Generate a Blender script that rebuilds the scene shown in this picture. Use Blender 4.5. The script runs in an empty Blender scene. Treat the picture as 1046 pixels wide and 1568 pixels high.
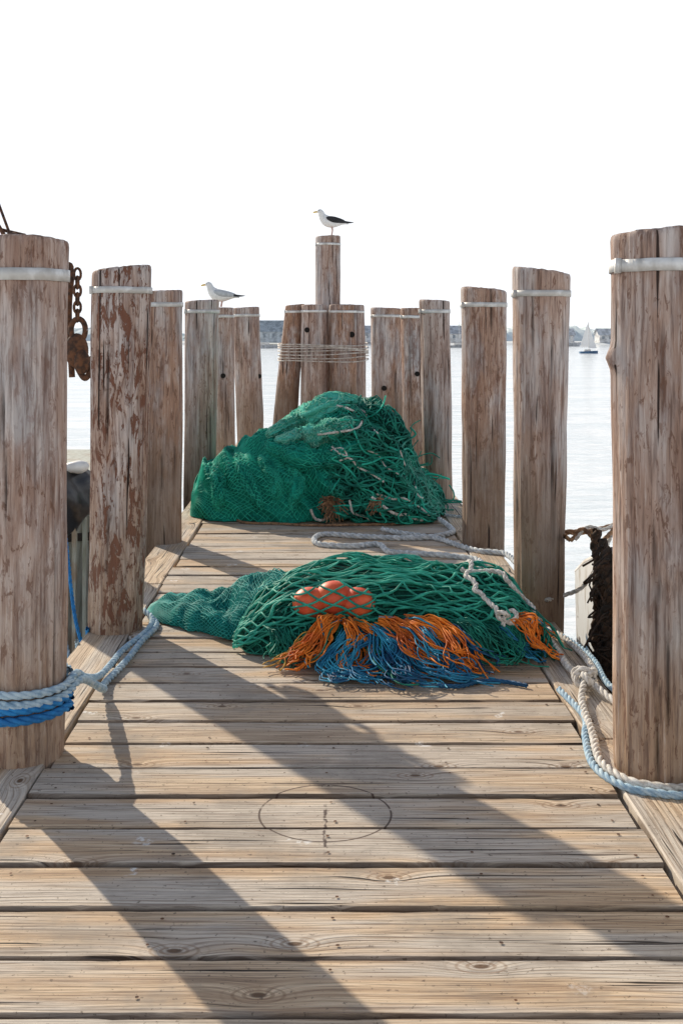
import bpy, math, random
import numpy as np
from mathutils import Vector, noise
from mathutils.bvhtree import BVHTree
random.seed(7); rng=np.random.default_rng(7)
scene=bpy.context.scene
PI=math.pi

# ------------------------------------------------------------------ helpers
class MB:
    def __init__(s): s.V=[];s.F=[];s.M=[];s.n=0;s.A=[]
    def add(s,V,F,m=0,attr=None):
        V=np.asarray(V,float).reshape(-1,3)
        s.V.append(V)
        F=np.asarray(F) if not isinstance(F,list) else F
        if isinstance(F,np.ndarray):
            s.F+= (F+s.n).tolist()
        else:
            s.F+=[[i+s.n for i in f] for f in F]
        s.M+=[m]*len(F)
        s.A.append(np.zeros((len(V),3)) if attr is None else np.asarray(attr,float).reshape(-1,3))
        s.n+=len(V)
    def build(s,name,mats,loc=(0,0,0),smooth=True,attr=False,parent=None):
        V=np.concatenate(s.V)-np.array(loc)
        me=bpy.data.meshes.new(name)
        me.from_pydata(V.tolist(),[],s.F)
        for m in mats: me.materials.append(m)
        me.polygons.foreach_set('material_index',s.M)
        if smooth: me.polygons.foreach_set('use_smooth',[True]*len(s.F))
        if attr:
            a=me.attributes.new('wc','FLOAT_VECTOR','POINT')
            a.data.foreach_set('vector',np.concatenate(s.A).ravel())
        me.update()
        o=bpy.data.objects.new(name,me); scene.collection.objects.link(o)
        o.location=loc
        if parent: o.parent=parent; o.location=Vector(loc)-parent.location
        return o
def empty(name,loc=(0,0,0)):
    o=bpy.data.objects.new(name,None); o.location=loc; o.empty_display_size=.2
    scene.collection.objects.link(o); return o
def gridF(n,m,wrap=False):
    i=np.arange(n-1)[:,None]; 
    j=np.arange(m if wrap else m-1)[None,:]; j2=(j+1)%m
    a=i*m+j; b=i*m+j2; c=(i+1)*m+j2; d=(i+1)*m+j
    return np.stack([a,b,c,d],-1).reshape(-1,4)
def norm(a): return a/np.maximum(np.linalg.norm(a,axis=-1,keepdims=True),1e-9)
def catmull(P,n):
    P=np.asarray(P,float)
    Q=np.vstack([2*P[0]-P[1],P,2*P[-1]-P[-2]])
    k=len(P)-1; t=np.linspace(0,k,n); i=np.minimum(t.astype(int),k-1); f=(t-i)[:,None]
    a,b,c,d=Q[i],Q[i+1],Q[i+2],Q[i+3]
    return .5*(2*b+(c-a)*f+(2*a-5*b+4*c-d)*f**2+(3*b-a-3*c+d)*f**3)
def resample(P,step):
    C=catmull(P,max(20,len(P)*24))
    L=np.concatenate([[0],np.cumsum(np.linalg.norm(np.diff(C,axis=0),axis=1))])
    n=max(4,int(L[-1]/step)); s=np.linspace(0,L[-1],n)
    return np.stack([np.interp(s,L,C[:,k]) for k in range(3)],1), L[-1]
def frames(P):
    T=norm(np.gradient(P,axis=0)); N=np.zeros_like(P)
    r=np.array([0,0,1.]) if abs(T[0][2])<.9 else np.array([1.,0,0])
    v=np.cross(T[0],r); v/=np.linalg.norm(v)
    for i in range(len(P)):
        v=v-T[i]*np.dot(v,T[i]); v/=max(np.linalg.norm(v),1e-9); N[i]=v
    return T,N,np.cross(T,N)
def tube(mb,P,r,sides=6,m=0,ref=None,cap=False):
    P=np.asarray(P,float)
    if ref is None: T,N,B=frames(P)
    else:
        T=norm(np.gradient(P,axis=0)); N=norm(np.cross(T,ref)); B=np.cross(T,N)
    r=np.broadcast_to(np.asarray(r,float),(len(P),))
    a=np.arange(sides)*2*PI/sides
    R=P[:,None]+r[:,None,None]*(np.cos(a)[None,:,None]*N[:,None]+np.sin(a)[None,:,None]*B[:,None])
    mb.add(R.reshape(-1,3),gridF(len(P),sides,True),m)
    if cap:
        mb.add(R[0],[list(range(sides))],m); mb.add(R[-1],[list(range(sides))[::-1]],m)
def rope(mb,pts,r,m=0,pitch=None,wob=.0):
    pitch=pitch or r*8
    P,L=resample(pts,r*.7)
    T,N,B=frames(P); s=np.linspace(0,L,len(P))
    for k in range(3):
        a=s/pitch*2*PI+k*2*PI/3
        tube(mb,P+r*.52*(np.cos(a)[:,None]*N+np.sin(a)[:,None]*B),r*.56,6,m)
def box(mb,x0,x1,y0,y1,z0,z1,m=0,attr=None,bev=0.0):
    if bev<=0:
        V=[(x,y,z) for z in(z0,z1) for y in(y0,y1) for x in(x0,x1)]
        F=[[0,2,3,1],[4,5,7,6],[0,1,5,4],[2,6,7,3],[0,4,6,2],[1,3,7,5]]
        mb.add(V,F,m,attr); return
    b=bev
    V=[(x0,y0,z0),(x1,y0,z0),(x1,y1,z0),(x0,y1,z0),
       (x0,y0,z1-b),(x1,y0,z1-b),(x1,y1,z1-b),(x0,y1,z1-b),
       (x0+b,y0+b,z1),(x1-b,y0+b,z1),(x1-b,y1-b,z1),(x0+b,y1-b,z1)]
    F=[[0,3,2,1],[0,1,5,4],[1,2,6,5],[2,3,7,6],[3,0,4,7],[4,5,9,8],[5,6,10,9],[6,7,11,10],[7,4,8,11],[8,9,10,11]]
    mb.add(V,F,m,attr(np.array(V)) if attr else None)
def ns(P,sc,off=0.):
    P=np.asarray(P)*sc+off
    return np.array([noise.noise(Vector(p)) for p in P])
def sphere(mb,c,r,m=0,n=16,k=12):
    th=np.linspace(0,PI,k)[:,None]; ph=(np.arange(n)*2*PI/n)[None]
    r=np.broadcast_to(np.asarray(r,float),(3,))
    V=np.stack([r[0]*np.sin(th)*np.cos(ph),r[1]*np.sin(th)*np.sin(ph),r[2]*np.cos(th)+0*ph],-1).reshape(-1,3)+np.array(c)
    mb.add(V,gridF(k,n,True),m)

# ------------------------------------------------------------------ materials
def mk(name,rough=.7,spec=.3):
    m=bpy.data.materials.new(name); m.use_nodes=True; nt=m.node_tree
    b=nt.nodes['Principled BSDF']; b.inputs['Roughness'].default_value=rough
    b.inputs['Specular IOR Level'].default_value=spec
    return m,nt,b
def nd(nt,t,ins=None,**p):
    n=nt.nodes.new(t)
    for k,v in p.items(): setattr(n,k,v)
    for k,v in (ins or {}).items():
        s=n.inputs[k]
        if isinstance(v,bpy.types.NodeSocket): nt.links.new(v,s)
        else: s.default_value=v
    return n
def math_(nt,op,a,b=0.,c=0.,clamp=False):
    return nd(nt,'ShaderNodeMath',{0:a,1:b,2:c},operation=op,use_clamp=clamp).outputs[0]
def mapr(nt,v,a,b,c=0.,d=1.):
    return nd(nt,'ShaderNodeMapRange',{0:v,1:a,2:b,3:c,4:d},interpolation_type='SMOOTHSTEP').outputs[0]
def mix(nt,f,a,b,bt='MIX'):
    n=nd(nt,'ShaderNodeMix',data_type='RGBA',blend_type=bt)
    for k,v in ((0,f),(6,a),(7,b)):
        if isinstance(v,bpy.types.NodeSocket): nt.links.new(v,n.inputs[k])
        else: n.inputs[k].default_value=v if k==0 else (*v,1) if len(v)==3 else v
    return n.outputs[2]
def vmul(nt,v,s): return nd(nt,'ShaderNodeVectorMath',{0:v,1:s},operation='MULTIPLY').outputs[0]
def vadd(nt,v,s): return nd(nt,'ShaderNodeVectorMath',{0:v,1:s},operation='ADD').outputs[0]
def nz(nt,v,sc=1.,det=4.,rough=.55,dist=0.):
    return nd(nt,'ShaderNodeTexNoise',{'Vector':v,'Scale':sc,'Detail':det,'Roughness':rough,'Distortion':dist}).outputs[0]
def bump(nt,b,h,st=.5,d=.004):
    n=nd(nt,'ShaderNodeBump',{'Height':h,'Strength':st,'Distance':d}); nt.links.new(n.outputs[0],b.inputs['Normal'])
def setc(nt,b,c): nt.links.new(c,b.inputs['Base Color'])

def plank_mat():
    m,nt,b=mk('weathered_plank',.72,.25)
    wc=nd(nt,'ShaderNodeAttribute',attribute_name='wc').outputs['Vector']
    pos=nd(nt,'ShaderNodeNewGeometry').outputs['Position']
    sep=nd(nt,'ShaderNodeSeparateXYZ',{0:wc}).outputs
    k2=nd(nt,'ShaderNodeCombineXYZ',{0:math_(nt,'MULTIPLY',sep[0],1.5),1:math_(nt,'MULTIPLY',math_(nt,'ADD',sep[1],math_(nt,'MULTIPLY',sep[2],1.7)),2.9)}).outputs[0]
    vo=nd(nt,'ShaderNodeTexVoronoi',{'Vector':k2,'Scale':1.,'Randomness':1.},voronoi_dimensions='2D').outputs['Distance']
    warp=nd(nt,'ShaderNodeMapRange',{0:vo,1:0.,2:.34,3:1.,4:0.}).outputs[0]
    w2=math_(nt,'MULTIPLY',math_(nt,'POWER',warp,3.),.06)
    cv=nd(nt,'ShaderNodeCombineXYZ',{0:sep[0],1:math_(nt,'ADD',sep[1],w2),2:sep[2]}).outputs[0]
    low=nz(nt,vmul(nt,cv,(.9,6,3)),1,3)
    fine=nz(nt,vmul(nt,cv,(3.2,130,3)),1,5,.7,.2)
    bands=nz(nt,vmul(nt,cv,(1.2,30,5)),1,3,.55,.6)
    ph=math_(nt,'ADD',math_(nt,'MULTIPLY',nd(nt,'ShaderNodeSeparateXYZ',{0:cv}).outputs[1],330.),math_(nt,'MULTIPLY',nz(nt,vmul(nt,cv,(.9,4.5,3)),1,2),34.))
    rings=math_(nt,'SINE',ph)
    ringm=math_(nt,'MULTIPLY',mapr(nt,rings,.15,1.),mapr(nt,bands,.35,.6,.25,1.))
    crack=nz(nt,vmul(nt,cv,(1.6,62,9)),1,2,.45)
    ckm=mapr(nt,crack,.668,.705)
    blot=nz(nt,pos,1.9,5,.68)
    speck=nz(nt,pos,55,3,.7)
    prnd=nd(nt,'ShaderNodeTexWhiteNoise',{'W':sep[2]},noise_dimensions='1D').outputs[0]
    c=mix(nt,mapr(nt,bands,.32,.68),(.45,.285,.16),(.78,.575,.37))
    c=mix(nt,math_(nt,'MULTIPLY',mapr(nt,low,.40,.58),.78),c,(.60,.56,.505))
    c=mix(nt,math_(nt,'MULTIPLY',prnd,.48),c,(.47,.41,.34))
    c=mix(nt,math_(nt,'MULTIPLY',ringm,.42),c,(.24,.15,.085))
    c=mix(nt,math_(nt,'MULTIPLY',mapr(nt,fine,.46,.66),.72),c,(.16,.105,.07))
    c=mix(nt,math_(nt,'MULTIPLY',mapr(nt,fine,.48,.30),.35),c,(.86,.77,.62))
    c=mix(nt,math_(nt,'MULTIPLY',mapr(nt,blot,.48,.66),.58),c,(.27,.23,.19))
    kr=math_(nt,'MULTIPLY',math_(nt,'SINE',math_(nt,'MULTIPLY',vo,150.)),mapr(nt,vo,.19,.05))
    c=mix(nt,math_(nt,'MULTIPLY',mapr(nt,kr,0.,.9),.5),c,(.22,.12,.06))
    c=mix(nt,math_(nt,'MULTIPLY',mapr(nt,vo,.038,.022),.9),c,(.12,.065,.035))
    c=mix(nt,math_(nt,'MULTIPLY',mapr(nt,speck,.62,.69),.7),c,(.10,.07,.05))
    c=mix(nt,ckm,c,(.03,.02,.015))
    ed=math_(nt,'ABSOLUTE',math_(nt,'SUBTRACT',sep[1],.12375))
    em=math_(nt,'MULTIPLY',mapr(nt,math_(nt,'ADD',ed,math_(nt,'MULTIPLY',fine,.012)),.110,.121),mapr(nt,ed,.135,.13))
    c=mix(nt,math_(nt,'MULTIPLY',em,.75),c,(.08,.055,.04))  # edge dirt tone, painted in to make the gaps look darker
    pj=vadd(nt,pos,nd(nt,'ShaderNodeVectorMath',{0:nd(nt,'ShaderNodeTexNoise',{'Vector':pos,'Scale':14.}).outputs[1],1:(.12,.12,.12)},operation='MULTIPLY').outputs[0])
    dvn=nd(nt,'ShaderNodeTexVoronoi',{'Vector':vmul(nt,pj,(1,1,0)),'Scale':2.3},voronoi_dimensions='2D')
    sel=mapr(nt,nd(nt,'ShaderNodeSeparateColor',{0:dvn.outputs['Color']}).outputs[0],.55,.60)
    dm=math_(nt,'MULTIPLY',mapr(nt,dvn.outputs['Distance'],.075,.04),mapr(nt,nz(nt,pos,45,3,.7),.44,.58))
    dm=math_(nt,'MULTIPLY',math_(nt,'MULTIPLY',dm,sel),.75)
    c=mix(nt,dm,c,(.78,.77,.75))
    ps=nd(nt,'ShaderNodeSeparateXYZ',{0:pos}).outputs
    dist=nd(nt,'ShaderNodeVectorMath',{0:vmul(nt,pos,(1,1,0)),1:(0.,3.715,0.)},operation='DISTANCE').outputs['Value']
    rm=math_(nt,'ABSOLUTE',math_(nt,'SUBTRACT',dist,.218))
    rm=math_(nt,'MULTIPLY',mapr(nt,rm,.0050,.0018),mapr(nt,nz(nt,pos,22,3),.25,.42))
    c=mix(nt,math_(nt,'MULTIPLY',rm,.9),c,(.07,.04,.03))
    ax=mapr(nt,math_(nt,'ABSOLUTE',math_(nt,'ADD',ps[0],math_(nt,'MULTIPLY',math_(nt,'SUBTRACT',nz(nt,pos,40,2),.5),.02))),.009,.003)
    ay=mapr(nt,math_(nt,'ABSOLUTE',math_(nt,'SUBTRACT',ps[1],3.6)),.20,.16)
    am=math_(nt,'MULTIPLY',math_(nt,'MULTIPLY',ax,ay),mapr(nt,nz(nt,pos,35,2),.40,.52))
    c=mix(nt,math_(nt,'MULTIPLY',am,.9),c,(.06,.035,.03))
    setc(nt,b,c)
    h=math_(nt,'SUBTRACT',math_(nt,'ADD',math_(nt,'MULTIPLY',fine,-.9),math_(nt,'MULTIPLY',bands,.5)),math_(nt,'ADD',math_(nt,'MULTIPLY',ckm,1.5),math_(nt,'MULTIPLY',ringm,.25)))
    bump(nt,b,h,.7,.005)
    return m
M_plank=plank_mat()
def pile_mat():
    m,nt,b=mk('weathered_piling_wood',.78,.2)
    ob=nd(nt,'ShaderNodeTexCoord').outputs['Object']
    gr=nd(nt,'ShaderNodeAttribute',attribute_name='wc').outputs['Vector']
    gm=nd(nt,'ShaderNodeSeparateXYZ',{0:gr}).outputs[0]
    oi=nd(nt,'ShaderNodeObjectInfo'); rnd=oi.outputs['Random']
    oc=nd(nt,'ShaderNodeSeparateColor',{0:oi.outputs['Color']}).outputs
    off=nd(nt,'ShaderNodeCombineXYZ',{0:math_(nt,'MULTIPLY',rnd,31.),1:math_(nt,'MULTIPLY',rnd,17.),2:math_(nt,'MULTIPLY',rnd,9.)}).outputs[0]
    p=vadd(nt,ob,off)
    z=nd(nt,'ShaderNodeSeparateXYZ',{0:ob}).outputs[2]
    streak=nz(nt,vmul(nt,p,(62,62,3.4)),1,5,.7,.3)
    st2=nz(nt,vmul(nt,p,(15,15,1.3)),1,4,.6,.4)
    chip=nz(nt,vmul(nt,p,(38,38,11)),1,5,.7,.7)
    flake=nz(nt,vmul(nt,p,(20,20,6.)),1,5,.75,.5)
    patch=nz(nt,vmul(nt,p,(5.,5.,1.6)),1,4,.65)
    crack=nz(nt,vmul(nt,p,(36,36,.9)),1,2,.5,.1)
    ck=mapr(nt,crack,.675,.71)
    c=mix(nt,mapr(nt,st2,.35,.64),(.33,.245,.215),(.60,.51,.465))
    c=mix(nt,math_(nt,'MULTIPLY',mapr(nt,patch,.44,.60),math_(nt,'MULTIPLY',oc[1],.95)),c,(.38,.215,.135))
    c=mix(nt,math_(nt,'MULTIPLY',mapr(nt,patch,.48,.34),.55),c,(.46,.455,.46))
    warm=math_(nt,'MULTIPLY',mapr(nt,z,.9,.0),.6)
    c=mix(nt,warm,c,(.45,.31,.19))
    c=mix(nt,math_(nt,'MULTIPLY',mapr(nt,streak,.47,.64),mapr(nt,st2,.3,.7,.9,.45)),c,(.15,.095,.075))
    c=mix(nt,math_(nt,'MULTIPLY',mapr(nt,streak,.46,.30),.5),c,(.76,.69,.64))
    c=mix(nt,math_(nt,'MULTIPLY',mapr(nt,chip,.555,.61),math_(nt,'MULTIPLY',mapr(nt,patch,.4,.55,.35,1.),.75)),c,(.17,.085,.055))
    fm=math_(nt,'MULTIPLY',mapr(nt,flake,.52,.56),oc[0])
    c=mix(nt,fm,c,(.18,.075,.045))
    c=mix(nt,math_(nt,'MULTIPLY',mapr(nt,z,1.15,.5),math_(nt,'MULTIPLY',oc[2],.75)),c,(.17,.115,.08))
    c=mix(nt,ck,c,(.04,.025,.02))
    c=mix(nt,gm,c,(.02,.012,.01))
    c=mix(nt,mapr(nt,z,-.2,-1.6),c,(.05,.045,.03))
    setc(nt,b,c)
    h=math_(nt,'SUBTRACT',math_(nt,'ADD',math_(nt,'MULTIPLY',streak,-.8),math_(nt,'MULTIPLY',fm,-.35)),math_(nt,'MULTIPLY',ck,1.3))
    bump(nt,b,h,.9,.010)
    return m
M_pile=pile_mat()
def simple(name,c1,c2=None,rough=.6,sc=8.,spec=.3,metal=0.,bs=0.,bd=.003,coord='Object'):
    m,nt,b=mk(name,rough,spec); b.inputs['Metallic'].default_value=metal
    ob=nd(nt,'ShaderNodeTexCoord').outputs[coord]
    n=nz(nt,ob,sc,3,.6)
    c2=c2 or tuple(x*.6 for x in c1)
    setc(nt,b,mix(nt,mapr(nt,n,.35,.65),c1,c2))
    if bs: bump(nt,b,n,bs,bd)
    return m
M_band=simple('galvanised_band',(.78,.77,.75),(.52,.50,.47),.5,12.,.4,.1)
M_hole=simple('dark_bolt_hole',(.015,.012,.01),None,.9)
M_iron=simple('rusty_iron',(.16,.07,.035),(.05,.03,.022),.8,25.,.3,.2,.6)
M_dark=simple('dark_beam_wood',(.05,.038,.028),(.025,.02,.016),.9,6.)
M_white=simple('white_rope_fibre',(.74,.71,.66),(.46,.42,.37),.9,40.)
M_lblue=simple('pale_blue_rope_fibre',(.50,.62,.68),(.26,.40,.52),.9,30.)
M_blue=simple('blue_rope_fibre',(.03,.24,.55),(.02,.15,.38),.8,30.)
M_grey=simple('grey_rope_fibre',(.66,.68,.68),(.38,.41,.43),.9,30.)
M_brown=simple('brown_frayed_fibre',(.38,.22,.12),(.14,.08,.05),.9,30.)
def net_mat(name,c1,c2,trans=.35,sc=5.):
    m,nt,b=mk(name,.6,.3)
    ob=nd(nt,'ShaderNodeTexCoord').outputs['Object']
    n=nz(nt,ob,sc,3,.6)
    c=mix(nt,mapr(nt,n,.35,.65),c1,c2); setc(nt,b,c)
    t=nd(nt,'ShaderNodeBsdfTranslucent',{'Color':c})
    ms=nd(nt,'ShaderNodeMixShader',{0:trans,1:b.outputs[0],2:t.outputs[0]})
    nt.links.new(ms.outputs[0],nt.nodes['Material Output'].inputs[0])
    return m
M_nfine=net_mat('fine_green_twine',(.05,.66,.48),(.03,.50,.36))
M_npale=net_mat('pale_green_twine',(.45,.87,.73),(.22,.72,.57),.45)
M_ncoarse=net_mat('dark_green_twine',(.018,.29,.20),(.010,.15,.11),.15,9.)
M_nteal=net_mat('teal_twine',(.05,.50,.45),(.03,.36,.33))
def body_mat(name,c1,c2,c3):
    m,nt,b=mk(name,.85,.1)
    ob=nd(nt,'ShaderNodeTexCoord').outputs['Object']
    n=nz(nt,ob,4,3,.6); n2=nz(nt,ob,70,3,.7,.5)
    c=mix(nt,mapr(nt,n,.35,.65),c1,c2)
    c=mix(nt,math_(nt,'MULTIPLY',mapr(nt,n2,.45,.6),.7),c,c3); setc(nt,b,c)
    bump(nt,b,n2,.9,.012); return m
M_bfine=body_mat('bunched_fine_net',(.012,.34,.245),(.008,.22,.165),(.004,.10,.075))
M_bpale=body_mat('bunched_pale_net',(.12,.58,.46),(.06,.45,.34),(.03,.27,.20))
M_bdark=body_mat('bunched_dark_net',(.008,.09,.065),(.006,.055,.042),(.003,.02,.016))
M_bteal=body_mat('bunched_teal_net',(.015,.27,.24),(.012,.19,.17),(.007,.10,.09))
M_float=simple('orange_red_float',(.90,.16,.055),(.72,.09,.035),.5,10.,.4)
M_or=simple('orange_fibre',(.92,.27,.025),(.55,.11,.015),.6,6.)
M_yl=simple('yellow_fibre',(.70,.44,.08),(.55,.26,.04),.6,30.)
M_sky=simple('sky_blue_fibre',(.04,.34,.50),(.015,.15,.30),.6,7.)
M_navy=simple('navy_fibre',(.015,.10,.22),(.008,.05,.12),.6,9.)

# ------------------------------------------------------------------ world, sun, camera
az=(-.55,.835); EL=math.radians(28)
w=bpy.data.worlds.new('World'); scene.world=w; w.use_nodes=True; nt=w.node_tree
bg=nt.nodes['Background']
sky=nd(nt,'ShaderNodeTexSky',sky_type='NISHITA'); sky.sun_disc=False; sky.sun_elevation=EL
sky.sun_rotation=math.atan2(az[0],az[1]); sky.dust_density=1.0; sky.air_density=1.0; sky.ozone_density=1.0
hs=nd(nt,'ShaderNodeHueSaturation',{'Saturation':.75,'Color':sky.outputs[0]})
dz=nd(nt,'ShaderNodeSeparateXYZ',{0:nd(nt,'ShaderNodeTexCoord').outputs['Generated']}).outputs[2]
hz=mapr(nt,dz,.56,.30)
nt.links.new(mix(nt,hz,hs.outputs[0],(7.3,7.55,7.9)),bg.inputs['Color']); bg.inputs['Strength'].default_value=.15
ld=bpy.data.lights.new('sun','SUN'); ld.energy=5.; ld.angle=math.radians(.5); ld.color=(1,.89,.72)
lo=bpy.data.objects.new('sun',ld); scene.collection.objects.link(lo); lo.location=(-20,30,20)
d=Vector((-az[0]*math.cos(EL),-az[1]*math.cos(EL),-math.sin(EL))); lo.rotation_euler=d.to_track_quat('-Z','Y').to_euler()
cd=bpy.data.cameras.new('camera'); cam=bpy.data.objects.new('camera',cd); scene.collection.objects.link(cam)
cam.location=(0,0,1.6); cam.rotation_euler=(PI/2,0,0); cd.sensor_fit='HORIZONTAL'; cd.sensor_width=24; cd.lens=24*1720/1046
cd.shift_x=.0239; cd.shift_y=-.267; cd.clip_end=12000; cd.clip_start=.05; scene.camera=cam
scene.view_settings.view_transform='Standard'; scene.view_settings.look='None'; scene.view_settings.exposure=0

# ------------------------------------------------------------------ water
WZ=-2.5
m,nt,b=mk('harbour_water',.12,.6); b.inputs['IOR'].default_value=1.33
pos=nd(nt,'ShaderNodeNewGeometry').outputs['Position']
n1=nz(nt,vmul(nt,pos,(1.2,2.4,1)),1,5,.6,.4); n2=nz(nt,vmul(nt,pos,(.25,.6,1)),1,3)
setc(nt,b,mix(nt,mapr(nt,math_(nt,'ADD',math_(nt,'MULTIPLY',n2,.5),math_(nt,'MULTIPLY',n1,.5)),.4,.6),(.92,.94,.94),(.70,.77,.79)))  # milky base colour stands in for haze and bright sky reflection
bump(nt,b,math_(nt,'ADD',n1,n2),1.,.06)
mb=MB(); mb.add([(-4000,-400,WZ),(4000,-400,WZ),(4000,6000,WZ),(-4000,6000,WZ)],[[0,1,2,3]]); mb.build('water',[m],smooth=False)

# ------------------------------------------------------------------ deck
pitch=.2475; y0=2.61-6*pitch
mb=MB(); nail=MB()
nP=int((16.6-y0)/pitch)
for i in range(nP):
    a=y0+i*pitch; e1=-1.013+random.uniform(-.014,.014); e2=1.013+random.uniform(-.014,.014)
    g=random.uniform(.007,.011); R=random.uniform(0,50); dz=random.uniform(-.004,.004)
    nx=60; xs=np.linspace(e1,e2,nx); prof=[(g,-.08),(g,-.011),(g+.005,0),(pitch*.5,.0015),(pitch-g-.005,0),(pitch-g,-.011),(pitch-g,-.08)]
    V=[]
    for x in xs:
        wv=.004*noise.noise(Vector((x*4,a*9,0))); wz=.002*noise.noise(Vector((x*2,a*5,3)))
        for k,(py,pz) in enumerate(prof):
            s=1 if py<pitch/2 else -1
            ch=.012*max(0,noise.noise(Vector((x*11,a*9,s)))-.22)
            V.append((x,a+py+(wv*s if k!=3 else 0)+s*(ch if k!=3 else 0),pz+wz+dz))
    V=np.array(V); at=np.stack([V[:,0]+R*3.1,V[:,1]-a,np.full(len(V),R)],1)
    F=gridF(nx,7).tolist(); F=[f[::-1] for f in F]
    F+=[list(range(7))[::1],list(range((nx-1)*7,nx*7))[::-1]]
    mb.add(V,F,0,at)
    for xx in (-.93,-.45,.02,.46,.93):
        for q in (.06,.19):
            if random.random()<.8:
                c=np.array([xx+random.uniform(-.015,.015),a+q+random.uniform(-.012,.012),dz+.0045]); 
                an=np.arange(8)*PI/4; rr=random.uniform(.004,.0065)
                nail.add(np.stack([c[0]+rr*np.cos(an),c[1]+rr*np.sin(an),np.full(8,c[2])],1),[list(range(8))])
for sd in (-1,1):
    y=y0
    while y<16.5:
        L=random.uniform(2.6,3.4); y2=min(y+L,16.6); R=random.uniform(0,50)
        x0,x1=(1.030,1.255) if sd>0 else (-1.255,-1.030)
        box(mb,x0,x1,y+.004,y2-.004,-.08,.004,0,lambda V:np.stack([V[:,1]+R*3,V[:,0],np.full(len(V),R)],1),.006)
        y=y2
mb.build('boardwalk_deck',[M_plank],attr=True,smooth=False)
nail.build('deck_nails',[M_iron],smooth=False)
mb=MB()
for x in (-1.12,-.6,0,.6,1.12): box(mb,x-.06,x+.06,y0,16.5,-.42,-.092)
for yy in (1.9,4.2,6.1,8.4,10.7,13.6,15.8): box(mb,-1.3,1.3,yy+.18,yy+.40,-.70,-.422)
mb.build('dock_beams',[M_dark],smooth=False)

# ------------------------------------------------------------------ pilings
def pile(name,xb,yb,xt,yt,zt,rb,rt,seg=64,slope=(0,0),holes=(),bandz=.105,seed=0,knobs=(),bandh=.034,tiltb=0.,col=(.15,.5,.3),cracks=None):
    mb=MB(); zb=WZ-.4; rr_=random.Random(seed)
    zs=np.concatenate([np.linspace(zb,-.1,12),np.linspace(0,zt-.025,int((zt)/.022))])
    th=np.arange(seg)*2*PI/seg
    if cracks is None: cracks=[]
    cracks=list(cracks)
    for q in range(4 if seg>70 else 3):
        z0=rr_.uniform(-.1,zt-.3); cracks.append((rr_.uniform(-PI,0),z0,min(zt+.05,z0+rr_.uniform(.3,1.0)),rr_.uniform(.006,.012)))
    rows=[];att=[]
    def row(z,scale=1.,zadd=0.):
        f=z/zt; cx=xb+(xt-xb)*f; cy=yb+(yt-yb)*f; r=rb+(rt-rb)*min(max(f,-.3),1)
        out=[]
        for t in th:
            c,s=math.cos(t),math.sin(t)
            rr=r*(1+.06*noise.noise(Vector((c*1.1+seed,s*1.1,z*.9)))+.03*noise.noise(Vector((c*3+seed,s*3,z*2.2))))
            rr+=.008*noise.noise(Vector((c*7+seed,s*7,z*1.1)))+.003*noise.noise(Vector((c*20,s*20+seed,z*2.5)))
            for (kt,kz,kr,kh) in knobs:
                dt=(t-kt+PI)%(2*PI)-PI; rr+=kh*math.exp(-((dt*r)**2+(z-kz)**2)/kr**2)
            ga=0.
            for (ct,z0,z1,dp) in cracks:
                if z0<z<z1:
                    e=min(1,4*min(z-z0,z1-z)/(z1-z0)); cc=ct+.12*noise.noise(Vector((z*1.5,ct*5,seed)))
                    dt=abs((t-cc+PI)%(2*PI)-PI); wdt=2*PI/seg*.75
                    v=max(0,1-dt/wdt)*e
                    if v>0: rr-=dp*v; ga=max(ga,v*.9)
            rr*=scale
            zz=z+(slope[0]*c+slope[1]*s)*r*scale*max(0,(z-zt+.5)/.5)+zadd
            if z>zt-.03: zz+=.006*noise.noise(Vector((c*5+seed,s*5,1)))
            out.append((cx+rr*c,cy+rr*s,zz)); att.append((ga,0,0))
        return out
    for z in zs: rows+=row(z)
    rows+=row(zt-.010,.985); rows+=row(zt-.002,.955); 
    for sc in (.75,.45,.15): rows+=row(zt,sc,.004*random.random())
    n=len(zs)+5
    mb.add(rows,gridF(n,seg,True),0,att); mb.add(rows[-seg:],[list(range(seg))],0)
    bz=zt-bandz
    f=bz/zt; cx=xb+(xt-xb)*f; cy=yb+(yt-yb)*f; r=rb+(rt-rb)*f
    prof=[(0,-bandh/2),(.003,-bandh/2),(.003,bandh/2),(0,bandh/2)]
    V=[]
    for t in th:
        c,s=math.cos(t),math.sin(t)
        rr=r*(1+.06*noise.noise(Vector((c*1.1+seed,s*1.1,bz*.9)))+.03*noise.noise(Vector((c*3+seed,s*3,bz*2.2))))+.008*noise.noise(Vector((c*7+seed,s*7,bz*1.1)))+.0035
        for dr,dz in prof: V.append((cx+(rr+dr)*c,cy+(rr+dr)*s,bz+dz+tiltb*c+.003*noise.noise(Vector((c*2,s*2,seed)))))
    V=np.array(V).reshape(seg,4,3); V=np.concatenate([V,V[:1]]).reshape(-1,3)
    mb.add(V,gridF(seg+1,4)[:, ::-1],1)
    t=-2.6 if xb<0 else -2.75
    bx=cx+(r+.010)*math.cos(t); by=cy+(r+.010)*math.sin(t)
    box(mb,bx-.010,bx+.010,by-.01,by+.01,bz-bandh*.6,bz+bandh*.6,1)
    for (hx,hz,hr) in holes:
        f=hz/zt; cx=xb+(xt-xb)*f; cy=yb+(yt-yb)*f; r=rb+(rt-rb)*f
        yy=cy-math.sqrt(max(r*r-hx*hx,0))-.004
        P=np.array([[cx+hx,yy-.012,hz],[cx+hx,yy+.06,hz]])
        tube(mb,P,hr,12,2,cap=True)
    o=mb.build(name,[M_pile,M_band,M_hole],loc=(xb,yb,0),attr=True); o.color=(*col,1); return o
pile('wooden_piling',-1.146,4.23,-1.135,4.25,1.94,.155,.162,110,(.0,-.08),seed=1,bandz=.135,bandh=.045,col=(.22,.55,.1))
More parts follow.
